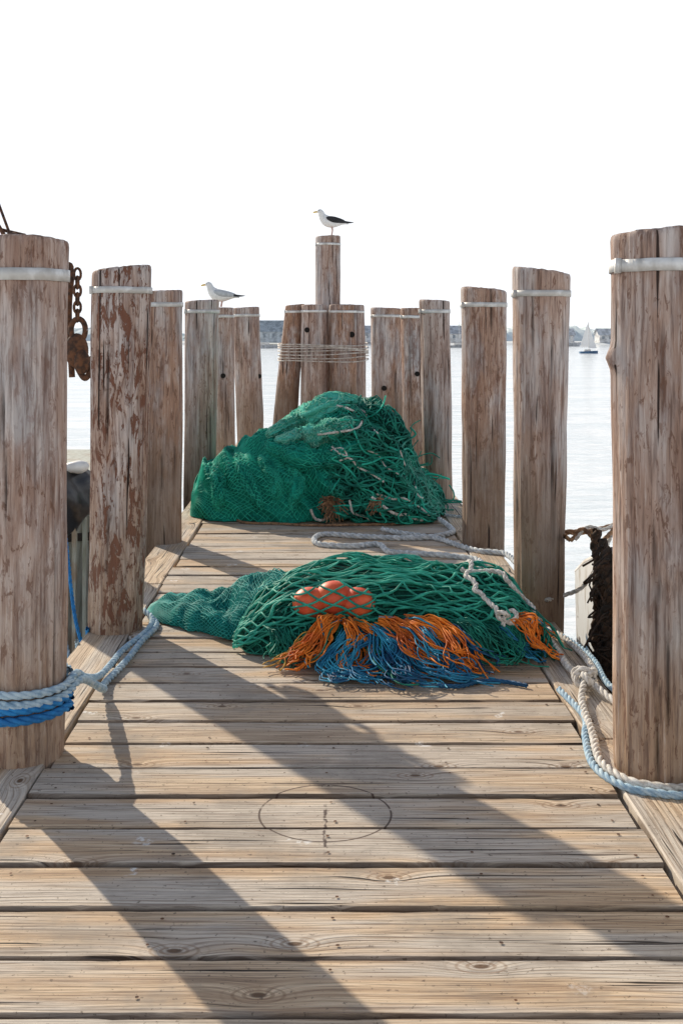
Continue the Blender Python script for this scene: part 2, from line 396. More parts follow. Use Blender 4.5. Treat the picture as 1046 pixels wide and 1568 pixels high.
pile('wooden_piling.001',1.225,4.09,1.215,4.09,1.965,.168,.172,110,(.10,0),seed=12,bandz=.135,bandh=.045,knobs=[(PI*1.02,1.5,.035,.03),(PI*1.45,.75,.05,.012)],col=(.05,.6,.0),cracks=[(-1.98,.45,.98,.016),(-1.90,.6,.9,.012)])
pile('wooden_piling.002',-1.12,6.0,-1.085,6.0,1.93,.14,.158,80,(.12,0),seed=23,bandz=.12,col=(.95,.7,.2))
pile('wooden_piling.003',1.19,6.25,1.20,6.25,1.93,.134,.160,80,(-.15,0),seed=34,bandz=.13,col=(.05,.6,.85))
pile('wooden_piling.004',-1.215,8.46,-1.20,8.46,1.895,.135,.128,64,(.05,0),seed=45,col=(.1,.9,.8))
pile('wooden_piling.005',1.176,8.36,1.18,8.36,1.905,.155,.17,64,(-.1,0),seed=56,bandz=.12,col=(.35,.8,.9))
pile('wooden_piling.006',-1.20,10.7,-1.17,10.7,1.88,.145,.162,56,(.05,0),seed=67,col=(.05,.4,.6))
pile('wooden_piling.007',1.07,10.6,1.03,10.6,1.88,.133,.146,56,(-.05,0),seed=78,col=(.05,.3,.5))
pile('wooden_piling.008',-1.24,13.6,-1.26,13.6,1.87,.15,.15,48,seed=89,holes=[(.03,1.05,.03)])
pile('wooden_piling.009',-1.0,15.1,-1.07,15.1,1.90,.175,.185,48,(.06,0),seed=90,holes=[(.155,.98,.03)],col=(.2,.5,.6))
pile('wooden_piling.010',.83,15.0,.82,15.0,1.89,.205,.21,48,(-.05,0),seed=101,holes=[(-.05,.83,.035)],col=(.3,.9,1.))
pile('wooden_piling.011',1.08,13.4,1.04,13.4,1.86,.14,.14,48,seed=112,holes=[(.03,1.08,.03)],col=(.5,.8,.5))
pile('wooden_piling.012',-.62,17.0,-.46,17.05,1.98,.19,.15,48,(.1,0),seed=123,col=(.4,1.,1.))
pile('wooden_piling.013',-.17,16.9,-.17,16.9,1.98,.2,.19,48,seed=134,holes=[(-.10,1.6,.04)],bandz=.1)
pile('wooden_piling.014',.28,16.9,.265,16.95,1.98,.20,.205,48,seed=145,holes=[(.13,1.53,.045)],col=(.2,1.,1.))
pile('wooden_piling.015',.48,17.25,.43,17.2,1.98,.16,.17,48,seed=156)
pile('wooden_piling.016',.05,17.35,.045,17.35,3.05,.2,.19,48,(.03,0),seed=167,bandz=.13)
mb=MB()
for k in range(7):
    z=1.15+.040*k; a=np.linspace(0,2*PI,60); ax,ay=.685,.50
    P=np.stack([-.03+ax*np.sign(np.cos(a))*np.abs(np.cos(a))**.8,17.12+ay*np.sign(np.sin(a))*np.abs(np.sin(a))**.55,z+.02*np.sin(a+k)+.01*np.cos(3*a+k)],1)
    tube(mb,P,.009,6,0)
mb.build('wire_rope_wrap',[simple('galvanised_wire',(.62,.58,.53),(.36,.30,.25),.6,20.,.3,.1)],loc=(0,17,1.2))

# ------------------------------------------------------------------ net helpers
def ridge(keys,yexp=.85,zexp=.7,disp=None):
    K=np.array(keys,float); C=catmull(K,200); ss=np.linspace(0,1,200)
    def S(U,V):
        U=np.clip(U,0,1);V=np.clip(V,0,1)
        x,Z,yf,yb=[np.interp(U,ss,C[:,k]) for k in range(4)]
        Z=np.maximum(Z,.01)
        c=np.cos(V*PI); s=np.sin(V*PI)
        yc=(yf+yb)/2; bb=(yb-yf)/2
        P=np.stack([x,yc-bb*np.sign(c)*np.abs(c)**yexp,Z*np.maximum(s,0)**zexp],1)
        D=np.stack([0*x,-c,s+.15],1); D=norm(D)
        if disp is not None: P=P+D*disp(P)[:,None]*np.minimum(1,Z/.12)[:,None]
        P[:,2]=np.maximum(P[:,2],.008)
        return P
    return S
def surf(mb,S,nu,nv,m,off=0.,cen=None):
    U,V=np.meshgrid(np.linspace(0,1,nu),np.linspace(0,1,nv),indexing='ij'); U=U.ravel();V=V.ravel()
    P=S(U,V)
    mb.add(P,gridF(nu,nv),m); return P
def nrm(S,U,V,P,cen):
    e=4e-3; a=S(U+e,V)-P; b=S(U,V+e)-P
    N=norm(np.cross(a,b)); D=P-cen(P); s=np.sign((N*D).sum(1,keepdims=True)); s[s==0]=1
    return N*s
def lattice(mb,S,nu,nv,r,m,off,cen,ur=(0,1),vr=(0,1),sub=3,slack=.25,sides=4,seed=0.,waveoff=0.,knot=0.):
    for fam in (1,-1):
        for k in range(-nv,nu+1):
            j=np.arange(0,nv*sub+1)/sub
            if fam==1: iu=k+j
            else: iu=k+nv-j
            ok=(iu>=0)&(iu<=nu); 
            if ok.sum()<4: continue
            iu=iu[ok]; jj=j[ok]
            q=np.stack([iu*.35,jj*.35,np.full(len(iu),seed)],1)
            du=slack*ns(q,1.)*1.6; dv=slack*ns(q,1.,5.5)*1.6
            U=ur[0]+(ur[1]-ur[0])*np.clip(iu+du,0,nu)/nu; V=vr[0]+(vr[1]-vr[0])*np.clip(jj+dv,0,nv)/nv
            P=S(U,V); N=nrm(S,U,V,P,cen)
            o=off+(waveoff*ns(P,7.,seed) if waveoff else 0)
            P=P+N*(o[:,None] if waveoff else o); P[:,2]=np.maximum(P[:,2],.01)
            rr=r
            if knot: 
                fr=np.abs((jj-np.round(jj))); rr=r*(1+knot*np.clip(1-fr*sub*.8,0,1)) if fam==1 else r
            tube(mb,P,rr,sides,m,ref=N)
def strands(mb,S,n,r,m,off,cen,ur,vr,flow,seed=0,steep=0.,ln=(.15,.45)):
    for k in range(n):
        u0=random.uniform(*ur); v0=random.uniform(*vr); L=random.uniform(*ln)*(ur[1]-ur[0]); N_=44
        s=np.linspace(0,1,N_)
        U=np.clip(u0+L*(s-.5),ur[0],ur[1]); 
        q=np.stack([U*5,np.full(N_,v0*3),np.full(N_,seed+0.)],1)
        V=np.clip(v0+steep*(s-.5)+flow*ns(q,1.)+.02*ns(q,4.,k*1.7),.01,.97)
        P=S(U,V); N=nrm(S,U,V,P,cen); o=random.uniform(.3,1.)*off+.012*ns(q,5.,k*2.3)
        P=P+N*o[:,None]; P[:,2]=np.maximum(P[:,2],.012)
        tube(mb,P,r*random.uniform(.8,1.25),5,m,ref=N)
def on_surf(S,cen,uv,off):
    uv=np.array(uv,float); C=catmull(np.column_stack([uv,uv[:,0]*0]),len(uv)*8)
    P=S(C[:,0],C[:,1]); N=nrm(S,C[:,0],C[:,1],P,cen); P=P+N*off; P[:,2]=np.maximum(P[:,2],.015); return P
def tree_of(objs):
    allV=[];allF=[];n0=0
    bpy.context.view_layer.update()
    for o in objs:
        vs=[(o.matrix_world@v.co)[:] for v in o.data.vertices]; allV+=vs
        allF+=[tuple(i+n0 for i in p.vertices) for p in o.data.polygons]; n0+=len(vs)
    return BVHTree.FromPolygons(allV,allF)
def front(tree,xz,off,n=8,ystart=7.5,sm=3,ydef=10.):
    C=catmull([(x,0,z) for x,z in xz],len(xz)*n); out=[]
    for c in C:
        h=tree.ray_cast(Vector((c[0],ystart,max(c[2],.012))),Vector((0,1,0)))
        y=h[0].y if h[0] else (out[-1][1]+off if out else ydef)
        out.append((c[0],y-off,c[2]))
    P=np.array(out); 
    for _ in range(sm): P[1:-1,1]=(P[:-2,1]+P[1:-1,1]+P[2:,1])/3
    return P

# ------------------------------------------------------------------ far net heap
def dispH(P):
    a=ns(P,(2.0,2.0,2.4),3.); b=ns(P,(7.5,4.,7.),9.)
    Q=P.copy(); Q[:,0]=P[:,0]+.8*P[:,2]
    c=ns(Q,(3.6,1.5,1.2),1.); c2=ns(Q,(8.,3.,3.),31.)
    xr=np.clip((P[:,0]+.1)/.3,0,1)
    return .08*a+.13*(.55-2.2*np.abs(c))*(.8+.2*xr)+.055*(.5-2*np.abs(c2))+(.015+.035*xr)*b
keysH=[(-1.16,.02,9.85,10.15),(-1.13,.24,9.6,10.5),(-1.0,.46,9.45,10.7),(-.76,.59,9.35,10.9),(-.42,.70,9.3,11.0),(-.10,.88,9.3,11.0),(.14,.96,9.3,11.0),(.40,.90,9.28,11.0),(.60,.78,9.3,10.9),(.70,.54,9.35,10.8),(.83,.34,9.45,10.7),(.98,.15,9.6,10.5),(1.02,.02,9.8,10.2)]
SH=ridge(keysH,.9,.75,dispH)
cenH=lambda P:np.stack([P[:,0]*.7,np.full(len(P),10.15),np.full(len(P),.1)],1)
H=empty('green_fishing_net',(-.05,10.1,0)); LH=(0,10.1,0)
mb=MB(); P=surf(mb,SH,190,120,0); 
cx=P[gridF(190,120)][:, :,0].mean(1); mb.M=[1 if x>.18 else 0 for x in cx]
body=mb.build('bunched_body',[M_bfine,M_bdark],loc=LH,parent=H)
mb=MB(); lattice(mb,SH,40,44,.0036,0,.010,cenH,(0,.57),(0,.72),2,.5,4,1.); mb.build('fine_mesh',[M_nfine],loc=LH,parent=H)
mb=MB()
lattice(mb,SH,24,30,.0060,0,.012,cenH,(.50,1),(0,.75),3,.8,5,4.)
lattice(mb,SH,17,22,.0070,0,.035,cenH,(.53,.98),(.02,.72),3,1.2,5,8.,.03)
strands(mb,SH,90,.0085,0,.035,cenH,(.52,.99),(.03,.6),.16,2,.15)
mb.build('coarse_mesh',[M_ncoarse],loc=LH,parent=H)
def rollS(C0,rad,seed):
    C,L=resample(C0,.01); T,N,B=frames(C); ss=np.linspace(0,1,len(C))
    def S(U,V):
        U=np.clip(U,0,1)
        c,n,b=[np.stack([np.interp(U,ss,A[:,k]) for k in range(3)],1) for A in (C,N,B)]
        a=V*2*PI; r=rad*np.clip(np.sin(np.clip(U,.0,1)*PI),.0,1)**.4+.004
        P=c+(np.cos(a)*r)[:,None]*n+(np.sin(a)*r)[:,None]*b
        q=np.stack([U*4,np.cos(a)*1.6,np.sin(a)*1.6],1)
        P=P+(P-c)*((.5*ns(q,1.,seed)+.45*(.6-2.4*np.abs(ns(q,(1.,2.,2.),seed+3.)))))[:,None]
        P[:,2]=np.maximum(P[:,2],.01); return P
    cen=lambda P:C[np.argmin(((P[:,None]-C[None,::8])**2).sum(2),1)*8]
    return S,cen
TH=tree_of([body])
folds=[([(-.50,.69),(-.35,.76),(-.15,.84),(.02,.93),(.14,.97),(.30,.95)],.085,'pale',2.,.05),
       ([(-.42,.66),(-.15,.69),(.08,.77),(.24,.84)],.075,'pale',3.,.06),
       ([(-.50,.62),(-.25,.55),(.0,.52),(.22,.60),(.42,.72)],.07,'fine',5.,.04),
       ([(-.75,.50),(-.62,.30),(-.52,.12)],.05,'fine',6.,.0),
       ([(-.95,.42),(-.88,.25),(-.90,.08)],.05,'fine',26.,.0),
       ([(-.30,.50),(-.22,.32),(-.28,.12)],.055,'fine',16.,.0),
       ([(-.55,.52),(-.42,.36),(-.40,.20)],.045,'fine',36.,.0),
       ([(.10,.80),(.30,.70),(.52,.62),(.64,.42)],.07,'dark',7.,.03),
       ([(.30,.90),(.50,.84),(.64,.66),(.72,.46)],.07,'dark',8.,.02),
       ([(.0,.46),(.18,.40),(.36,.32),(.58,.26),(.80,.14)],.075,'dark',9.,.04),
       ([(.14,.56),(.36,.48),(.52,.44),(.66,.30)],.06,'dark',19.,.05),
       ([(-.05,.12),(.20,.16),(.48,.14),(.75,.09),(.92,.06)],.075,'dark',11.,.05),
       ([(.05,.28),(.25,.24),(.42,.20)],.06,'dark',21.,.06)]
foldobjs=[]
for i,(xz,r,k,sd,of) in enumerate(folds):
    C0=front(TH,xz,of,6)
    S,cen=rollS(C0,r,sd); mb=MB()
    mm={'pale':[M_bpale,M_npale],'fine':[M_bfine,M_nfine],'dark':[M_bdark,M_ncoarse]}[k]
    surf(mb,S,60,26,0)
    if k=='dark':
        lattice(mb,S,14,10,.006,1,.012,cen,sub=4,slack=.5,seed=sd)
        for q in range(16):
            v0=random.random(); s=np.linspace(.02,.98,40); V=v0+.25*s+.1*ns(np.stack([s*4,0*s+q,0*s],1),1.)
            P=S(s,V); N=norm(P-cen(P)); tube(mb,P+N*.014,.008,5,1,ref=N)
    else: lattice(mb,S,24,14,.0036,1,.008,cen,sub=2,slack=.4,seed=sd)
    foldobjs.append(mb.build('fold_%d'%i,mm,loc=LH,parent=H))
TH=tree_of([body]+foldobjs)
mb=MB()
for k in range(110):
    x=random.uniform(-.02,.85); zm=np.interp(x,[-.1,.14,.4,.6,.7,.83,1],[.85,.9,.85,.72,.5,.3,.1]); z=random.uniform(.05,zm)
    pts=[(x,z)]; an=random.uniform(-.9,.2)
    for q in range(random.randint(3,6)):
        an+=random.gauss(0,.7); x+=.09*math.cos(an); z=max(.02,z+.07*math.sin(an)); pts.append((x,z))
    P=front(TH,pts,random.uniform(.01,.03),5,sm=4,ydef=9.6); tube(mb,P,random.choice([.005,.007,.009]),5,0 if k%4 else 1)
mb.build('loose_twine',[M_ncoarse,M_nfine],loc=LH,parent=H)
mb=MB()
for xz,r in [([(.1,.95),(.2,.93),(.31,.86),(.27,.78),(.1,.75),(-.06,.72)],.010),
             ([(.2,.93),(.34,.89),(.37,.80),(.44,.74)],.007),
             ([(.06,.62),(.12,.58),(.22,.53),(.28,.46),(.38,.42),(.48,.36)],.009),
             ([(.05,.60),(.14,.62),(.18,.55),(.12,.52)],.007),
             ([(.20,.20),(.23,.10),(.33,.06),(.38,.03)],.010),
             ([(.38,.24),(.47,.17),(.58,.10),(.66,.09),(.74,.05),(.8,.04)],.012),
             ([(.42,.26),(.55,.22),(.65,.22),(.78,.14),(.85,.08)],.008),
             ([(.68,.42),(.74,.34),(.76,.24),(.84,.18)],.010),
             ([(.34,.60),(.44,.56),(.50,.47),(.60,.42)],.006),([(.62,.60),(.66,.48),(.72,.38)],.006),
             ([(-.12,.12),(-.08,.04),(.0,.03),(.08,.05)],.011)]:
    rope(mb,front(TH,xz,.016,ydef=9.4),r,0)
mb.build('white_rope',[M_white],loc=(0,9.5,0),parent=H)
mb=MB()
for (cx,cz,n_,L0) in ((.06,.17,110,.10),(.42,.19,60,.06)):
    h=TH.ray_cast(Vector((cx,7.5,cz)),Vector((0,1,0))); cy=(h[0].y if h[0] else 9.3)-.01
    for k in range(n_):
        a=random.uniform(0,2*PI); L=random.uniform(.5,1.1)*L0; c=np.array([cx+random.uniform(-.03,.03),cy,cz+random.uniform(-.03,.03)])
        dr=np.array([math.cos(a),-random.uniform(.2,1.),math.sin(a)])
        P=catmull([c,c+dr*L*.5+rng.normal(0,.01,3),c+dr*L+rng.normal(0,.02,3)+np.array([0,0,-.03])],8); P[:,2]=np.maximum(P[:,2],.01); tube(mb,P,.0045,4,0)
mb.build('frayed_ends',[M_brown],loc=(.1,9.2,0),parent=H)

# ------------------------------------------------------------------ near net bundle
def dispN(P):
    a=ns(P,(3.,4.,4.),13.); c=ns(P,(3.5,7.,7.),4.); d_=ns(P,(9.,9.,9.),2.)
    return .045*a+.035*(.5-2*np.abs(c))+.012*d_
keysN=[(-.42,.03,5.62,6.1),(-.37,.15,5.55,6.15),(-.26,.25,5.5,6.2),(-.08,.33,5.5,6.2),(.18,.355,5.48,6.2),(.50,.345,5.48,6.18),(.70,.31,5.46,6.15),(.88,.28,5.46,6.1),(1.0,.20,5.5,6.05),(1.05,.05,5.6,5.95)]
SN=ridge(keysN,.85,.62,dispN)
cenN=lambda P:np.stack([np.clip(P[:,0],-.2,.85),np.full(len(P),5.83),np.full(len(P),.12)],1)
B=empty('green_fishing_net',(.3,5.85,0)); LB=(.3,5.85,0)
M_braid=net_mat('green_braided_twine',(.045,.46,.33),(.014,.24,.17),.15,14.)
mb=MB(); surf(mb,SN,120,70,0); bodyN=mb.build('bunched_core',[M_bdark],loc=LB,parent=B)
mb=MB()
lattice(mb,SN,20,24,.0040,0,.006,cenN,(0,1),(0,.95),4,1.0,5,2.,.01)
strands(mb,SN,35,.0050,0,.022,cenN,(.02,.98),(.02,.45),.12,4,.1,(.1,.35))
mb.build('inner_mesh',[M_ncoarse],loc=LB,parent=B)
mb=MB()
lattice(mb,SN,14,18,.0055,0,.036,cenN,(.02,.98),(.04,.9),6,.40,6,9.,.02,knot=1.0)
strands(mb,SN,12,.0055,0,.045,cenN,(.02,.98),(.05,.55),.12,14,.1,(.1,.3))
mb.build('coarse_mesh',[M_braid],loc=LB,parent=B)
mb=MB()
for k in range(150):
    a=random.uniform(-.3,1.25)*PI; c0=np.array([1.0,5.8,.14])
    p0=c0+np.array([-.22,math.cos(a)*-.26,max(-.1,math.sin(a)*.14)]); p2=np.array([1.02+random.uniform(-.06,.07),5.62+random.uniform(-.14,.2),random.uniform(.02,.2)])
    p1=(p0+p2)/2+np.array([.03,math.cos(a)*-.04,.05])+rng.normal(0,.02,3)
    P=catmull([p0,p1,p2,p2+np.array([random.uniform(-.06,.08),-.08,-.1])],14); P[:,2]=np.maximum(P[:,2],.01); tube(mb,P,.005,5,0)
mb.build('gathered_end',[M_ncoarse],loc=LB,parent=B)
def dispT(P):
    a=ns(P,(5.,5.,5.),23.); c=ns(P,(7.,4.,6.),14.); c2=ns(P,(16.,9.,12.),4.)
    return .03*a+.06*(.5-2*np.abs(c))+.02*(.5-2*np.abs(c2))
keysT=[(-1.0,.01,6.30,6.5),(-.92,.05,6.15,6.6),(-.78,.09,6.0,6.6),(-.62,.11,5.86,6.6),(-.50,.15,5.80,6.6),(-.40,.22,5.74,6.5),(-.28,.26,5.6,6.4),(-.1,.26,5.62,6.3)]
ST=ridge(keysT,.95,.8,dispT)
cenT=lambda P:np.stack([P[:,0],np.full(len(P),6.15),np.full(len(P),-.2)],1)
mb=MB(); surf(mb,ST,110,70,0); mb.build('tail_body',[M_bteal],loc=LB,parent=B)
mb=MB(); lattice(mb,ST,36,30,.0026,0,.007,cenT,(0,1),(0,.95),2,.5,4,3.); mb.build('tail_mesh',[M_nteal],loc=LB,parent=B)
TN=tree_of([bodyN])
fcs=[]
for (x,z,rx,dy) in [(-.075,.250,.088,.0),(.045,.270,.098,-.012),(.160,.252,.088,.0)]:
    h=TN.ray_cast(Vector((x,4.5,z-.02)),Vector((0,1,0))); y=h[0].y if h[0] else 5.6
    fcs.append((x,y+dy,z,rx))
mb=MB()
for x,y,z,rx in fcs: sphere(mb,(x,y,z),(rx,.082,rx*.88),0,28,18)
mb.build('float',[M_float],loc=LB,parent=B)
mb=MB()
for fam in (1,-1):
    for q in range(-8,9):
        s=np.linspace(-.26,.26,60); X=s+.04; Z=.26+.058*q+fam*s*.42+.006*np.sin(s*30+q)
        Y=np.full(60,9.)
        for x,y,z,rx in fcs:
            e=1-((X-x)/(rx+.012))**2-((Z-z)/(rx*.88+.012))**2
            Y=np.minimum(Y,np.where(e>0,y-.094*np.sqrt(np.maximum(e,0)),9.))
        ok=(Y<8)
        idx=np.where(ok)[0]
        if len(idx)<6: continue
        for seg_ in np.split(idx,np.where(np.diff(idx)>1)[0]+1):
            if len(seg_)<5: continue
            P=np.stack([X[seg_],Y[seg_],Z[seg_]],1); 
            for _ in range(2): P[1:-1,1]=(P[:-2,1]+P[1:-1,1]+P[2:,1])/3
            P[:,1]-=.002; tube(mb,P,.0055,6,0)
mb.build('float_netting',[M_braid],loc=LB,parent=B)
mb=MB()
for uv in [[(.70,.55),(.685,.42),(.70,.30),(.74,.18),(.80,.14),(.86,.17),(.90,.26),(.87,.36)],[(.66,.5),(.72,.47),(.80,.44),(.88,.36),(.90,.28)],[(.84,.16),(.9,.2),(.94,.3),(.91,.42)]]:
    rope(mb,on_surf(SN,cenN,uv,.05),.0125,0)
h=TN.ray_cast(Vector((.88,4.5,.20)),Vector((0,1,0))); kc=np.array([.88,(h[0].y if h[0] else 5.55)-.045,.20]); t=np.linspace(0,2*PI,16)
rope(mb,np.stack([kc[0]+.020*(np.sin(t)+1.6*np.sin(2*t)),kc[1]-.02*np.sin(3*t),kc[2]+.020*(np.cos(t)-1.6*np.cos(2*t))],1),.0115,0)
mb.build('lashing_rope',[M_white],loc=LB,parent=B)
# orange and blue chafing fibres: locks of strands that sweep and tangle on the deck
fo=MB()
O,S_,N_,Y_,G_=0,1,2,3,4
def lock(n,pts,w0,w1,m,r=.0034,sprd=.010,fray=.05,seed=0):
    pts=np.array(pts,float); sub=max(2,n//8)
    for b_ in range(sub):
        # each sub-lock wanders on its own
        j=rng.normal(0,1,(len(pts),3))*np.linspace(.008,.045,len(pts))[:,None]; j[:,2]*=.35
        pp=pts+j; pp[:,2]=np.maximum(pp[:,2],.012)
        pp[1:-1,2]+=random.uniform(-.01,.03)
        side0=(random.uniform(-1,1))*w0
        pp[:,0]+=side0
        C,L=resample(pp,.012); K=len(C); s=np.linspace(0,1,K)
        T=norm(np.gradient(C,axis=0)); side=norm(np.cross(T,np.array([0,0,1.])+0*T))
        ph=random.random()*9
        for k in range(max(3,n//sub)):
            f=random.uniform(-1,1); g=random.gauss(0,1)
            cut=max(8,int(K*random.uniform(.55,1.))); ss=s[:cut]
            wd=w0*.35+(w1*.6-w0*.35)*ss
            q=np.stack([ss*3.5+ph,np.full(cut,f*1.5),np.full(cut,seed+b_*.7)],1)
            o=f*wd+.07*ss*ns(q,1.,k*.2)+fray*ss**2*ns(q,1.6,k*1.7)*2
            v=abs(g)*sprd+.018*ns(q,1.8,k*2.1)
            P=C[:cut]+side[:cut]*o[:,None]+np.array([0,0,1.])*v[:,None]
            P[:,2]=np.maximum(P[:,2],.005+.02*random.random())
            mm=m
            if random.random()<.10 and m in (O,S_,N_): mm=random.choice([O,S_,N_,G_])
            tube(fo,P,r*random.uniform(.75,1.25),4,mm)
lock(40,[(.04,5.46,.19),(-.02,5.38,.17),(-.08,5.31,.08),(-.14,5.24,.02),(-.22,5.22,.012)],.03,.06,O,seed=1)
lock(24,[(.08,5.45,.19),(.03,5.37,.17),(.0,5.30,.09),(-.04,5.25,.02),(-.03,5.21,.012)],.025,.05,O,seed=2)
lock(16,[(.02,5.47,.16),(-.06,5.39,.12),(-.16,5.28,.03),(-.26,5.22,.012)],.03,.05,Y_,seed=3)
lock(26,[(.08,5.43,.19),(.12,5.35,.17),(.15,5.29,.10),(.12,5.22,.03),(.06,5.20,.012)],.03,.05,O,seed=4)
lock(22,[(.12,5.44,.14),(.10,5.34,.13),(.04,5.25,.05),(.05,5.17,.012),(.12,5.13,.012)],.03,.05,S_,seed=5)
lock(20,[(.14,5.44,.18),(.22,5.37,.16),(.27,5.31,.09),(.29,5.26,.05)],.03,.04,O,seed=6)
lock(34,[(.20,5.40,.12),(.12,5.29,.10),(.06,5.20,.04),(.04,5.12,.015),(.11,5.07,.012),(.18,5.11,.02)],.05,.07,S_,seed=7,fray=.08)
lock(30,[(.26,5.40,.12),(.20,5.29,.10),(.15,5.19,.04),(.17,5.10,.015),(.27,5.05,.012)],.05,.07,S_,seed=8,fray=.08)
lock(28,[(.22,5.40,.10),(.24,5.27,.08),(.20,5.17,.04),(.09,5.12,.015),(.04,5.06,.012),(.11,5.03,.012)],.04,.07,N_,seed=9,fray=.08)
lock(16,[(.16,5.38,.11),(.10,5.25,.06),(.15,5.16,.02),(.23,5.14,.02),(.22,5.07,.012)],.04,.06,O,seed=10,fray=.07)
lock(50,[(.20,5.42,.15),(.27,5.32,.14),(.33,5.21,.08),(.38,5.10,.03),(.48,5.01,.012)],.06,.08,S_,seed=11)
lock(44,[(.24,5.42,.12),(.28,5.29,.11),(.32,5.16,.05),(.35,5.04,.02),(.45,4.97,.012)],.06,.07,N_,seed=12)
lock(40,[(.30,5.42,.12),(.40,5.29,.11),(.49,5.16,.05),(.58,5.07,.02),(.70,5.05,.012)],.06,.06,S_,seed=13)
lock(54,[(.32,5.43,.19),(.40,5.35,.18),(.48,5.26,.12),(.54,5.17,.05),(.59,5.11,.015)],.06,.06,O,seed=14,fray=.03)
lock(54,[(.44,5.43,.19),(.52,5.35,.18),(.60,5.26,.11),(.66,5.18,.05),(.72,5.11,.012)],.06,.06,O,seed=15,fray=.03)
lock(28,[(.26,5.42,.17),(.33,5.31,.15),(.38,5.22,.09),(.43,5.12,.05),(.50,5.06,.03)],.03,.05,O,seed=16)
lock(30,[(.38,5.42,.17),(.46,5.30,.16),(.53,5.20,.09),(.60,5.11,.05),(.68,5.06,.02)],.06,.05,S_,seed=17)
lock(24,[(.54,5.43,.17),(.62,5.34,.15),(.69,5.26,.09),(.76,5.19,.03),(.82,5.15,.012)],.04,.06,N_,seed=18)
lock(44,[(.64,5.43,.18),(.72,5.36,.15),(.79,5.29,.07),(.86,5.25,.02)],.05,.08,G_,seed=19)
lock(30,[(.88,5.46,.19),(.95,5.41,.17),(1.02,5.37,.08),(1.09,5.35,.02)],.05,.06,O,seed=20)
lock(24,[(.90,5.48,.20),(1.0,5.48,.16),(1.07,5.45,.07),(1.14,5.43,.015)],.04,.05,O,seed=21)
lock(24,[(.84,5.46,.14),(.90,5.39,.11),(.96,5.34,.04),(1.04,5.30,.012)],.05,.06,S_,seed=22)
lock(36,[(.80,5.46,.16),(.86,5.39,.13),(.90,5.32,.05),(.93,5.27,.012)],.05,.07,G_,seed=23)
lock(56,[(-.20,5.52,.14),(-.16,5.44,.11),(-.14,5.37,.03),(-.08,5.32,.012)],.10,.12,G_,seed=24)
rope(fo,[(.5,4.98,.02),(.6,4.99,.015),(.7,5.06,.014),(.8,5.06,.014),(.9,5.0,.014)],.010,N_)
fo.build('chafing_fibre',[M_or,M_sky,M_navy,M_yl,M_ncoarse],loc=LB,parent=B)

# ------------------------------------------------------------------ dock ropes
def ropeobj(name,list_,loc):
    mats=[];mb=MB()
    for pts,r,mt in list_:
        if mt not in mats: mats.append(mt)
        rope(mb,pts,r,mats.index(mt))
    return mb.build(name,mats,loc=loc)
def wrap(cx,cy,r,z0,z1,a0,a1,n=40):
    a=np.linspace(a0,a1,n); return [(cx+r*math.cos(t),cy+r*math.sin(t),z0+(z1-z0)*(t-a0)/(a1-a0)) for t in a]
ropeobj('mooring_rope',[
  (wrap(-1.146,4.23,.178,.30,.27,-PI*1.9,0.0,30)+[(-.96,4.33,.275),(-.99,4.65,.16),(-1.005,5.05,.05),(-.99,5.5,.03),(-.935,5.85,.025),(-.935,6.08,.03),(-1.0,6.2,.05)],.015,M_lblue),
  (wrap(-1.146,4.23,.180,.262,.235,-PI*1.9,.1,30)+[(-.95,4.4,.23),(-.94,4.75,.08),(-.985,5.0,.02),(-.95,5.35,.018),(-.93,5.7,.018),(-.90,6.0,.018),(-.97,6.2,.02)],.016,M_lblue),
  (wrap(-1.146,4.23,.180,.205,.228,-PI*1.95,.05,40),.017,M_blue),
  (wrap(-1.146,4.23,.180,.165,.19,-PI*1.95,.05,40),.017,M_blue)],(-1.1,4.8,.1))
R1=[(1.0,5.95,.06),(1.13,5.73,.025),(1.134,5.24,.025),(1.149,5.0,.045),(1.085,4.745,.025),(1.04,4.36,.022),(1.005,4.10,.022),(1.05,3.93,.024),(1.13,3.872,.024),(1.226,3.85,.026),(1.34,3.88,.03),(1.44,4.0,.04),(1.46,4.2,.05)]
R1b=[(1.02,4.9,.03),(1.06,4.6,.016),(1.01,4.36,.016),(.975,4.08,.016),(1.03,3.90,.016),(1.13,3.835,.016),(1.23,3.815,.016),(1.36,3.85,.018),(1.48,4.0,.02)]
R2=[(.98,6.0,.09),(1.08,6.0,.03),(1.20,5.85,.02),(1.25,5.5,.02),(1.235,5.15,.03),(1.17,4.99,.05),(1.22,4.75,.03),(1.30,4.5,.03)]
R3=[(.98,6.05,.05),(1.12,5.95,.02),(1.235,5.75,.018),(1.285,5.4,.018),(1.26,5.05,.02),(1.28,4.8,.02)]
t=np.linspace(0,2*PI,18)
kn=[(1.155+.020*(math.sin(a)+1.5*math.sin(2*a)),4.98+.03*(math.cos(a)-1.5*math.cos(2*a)),.06+.022*math.sin(3*a)) for a in t]
kn2=[(1.15+.04*math.cos(a),4.97+.02*math.sin(a),.055+.035*math.sin(a)) for a in t]
ropeobj('mooring_rope',[(R1,.0165,M_white),(R1b,.014,M_lblue),(R2,.0155,M_white),(R3,.014,M_lblue),(kn,.0145,M_white),(kn2,.0145,M_white)],(1.1,4.9,.03))
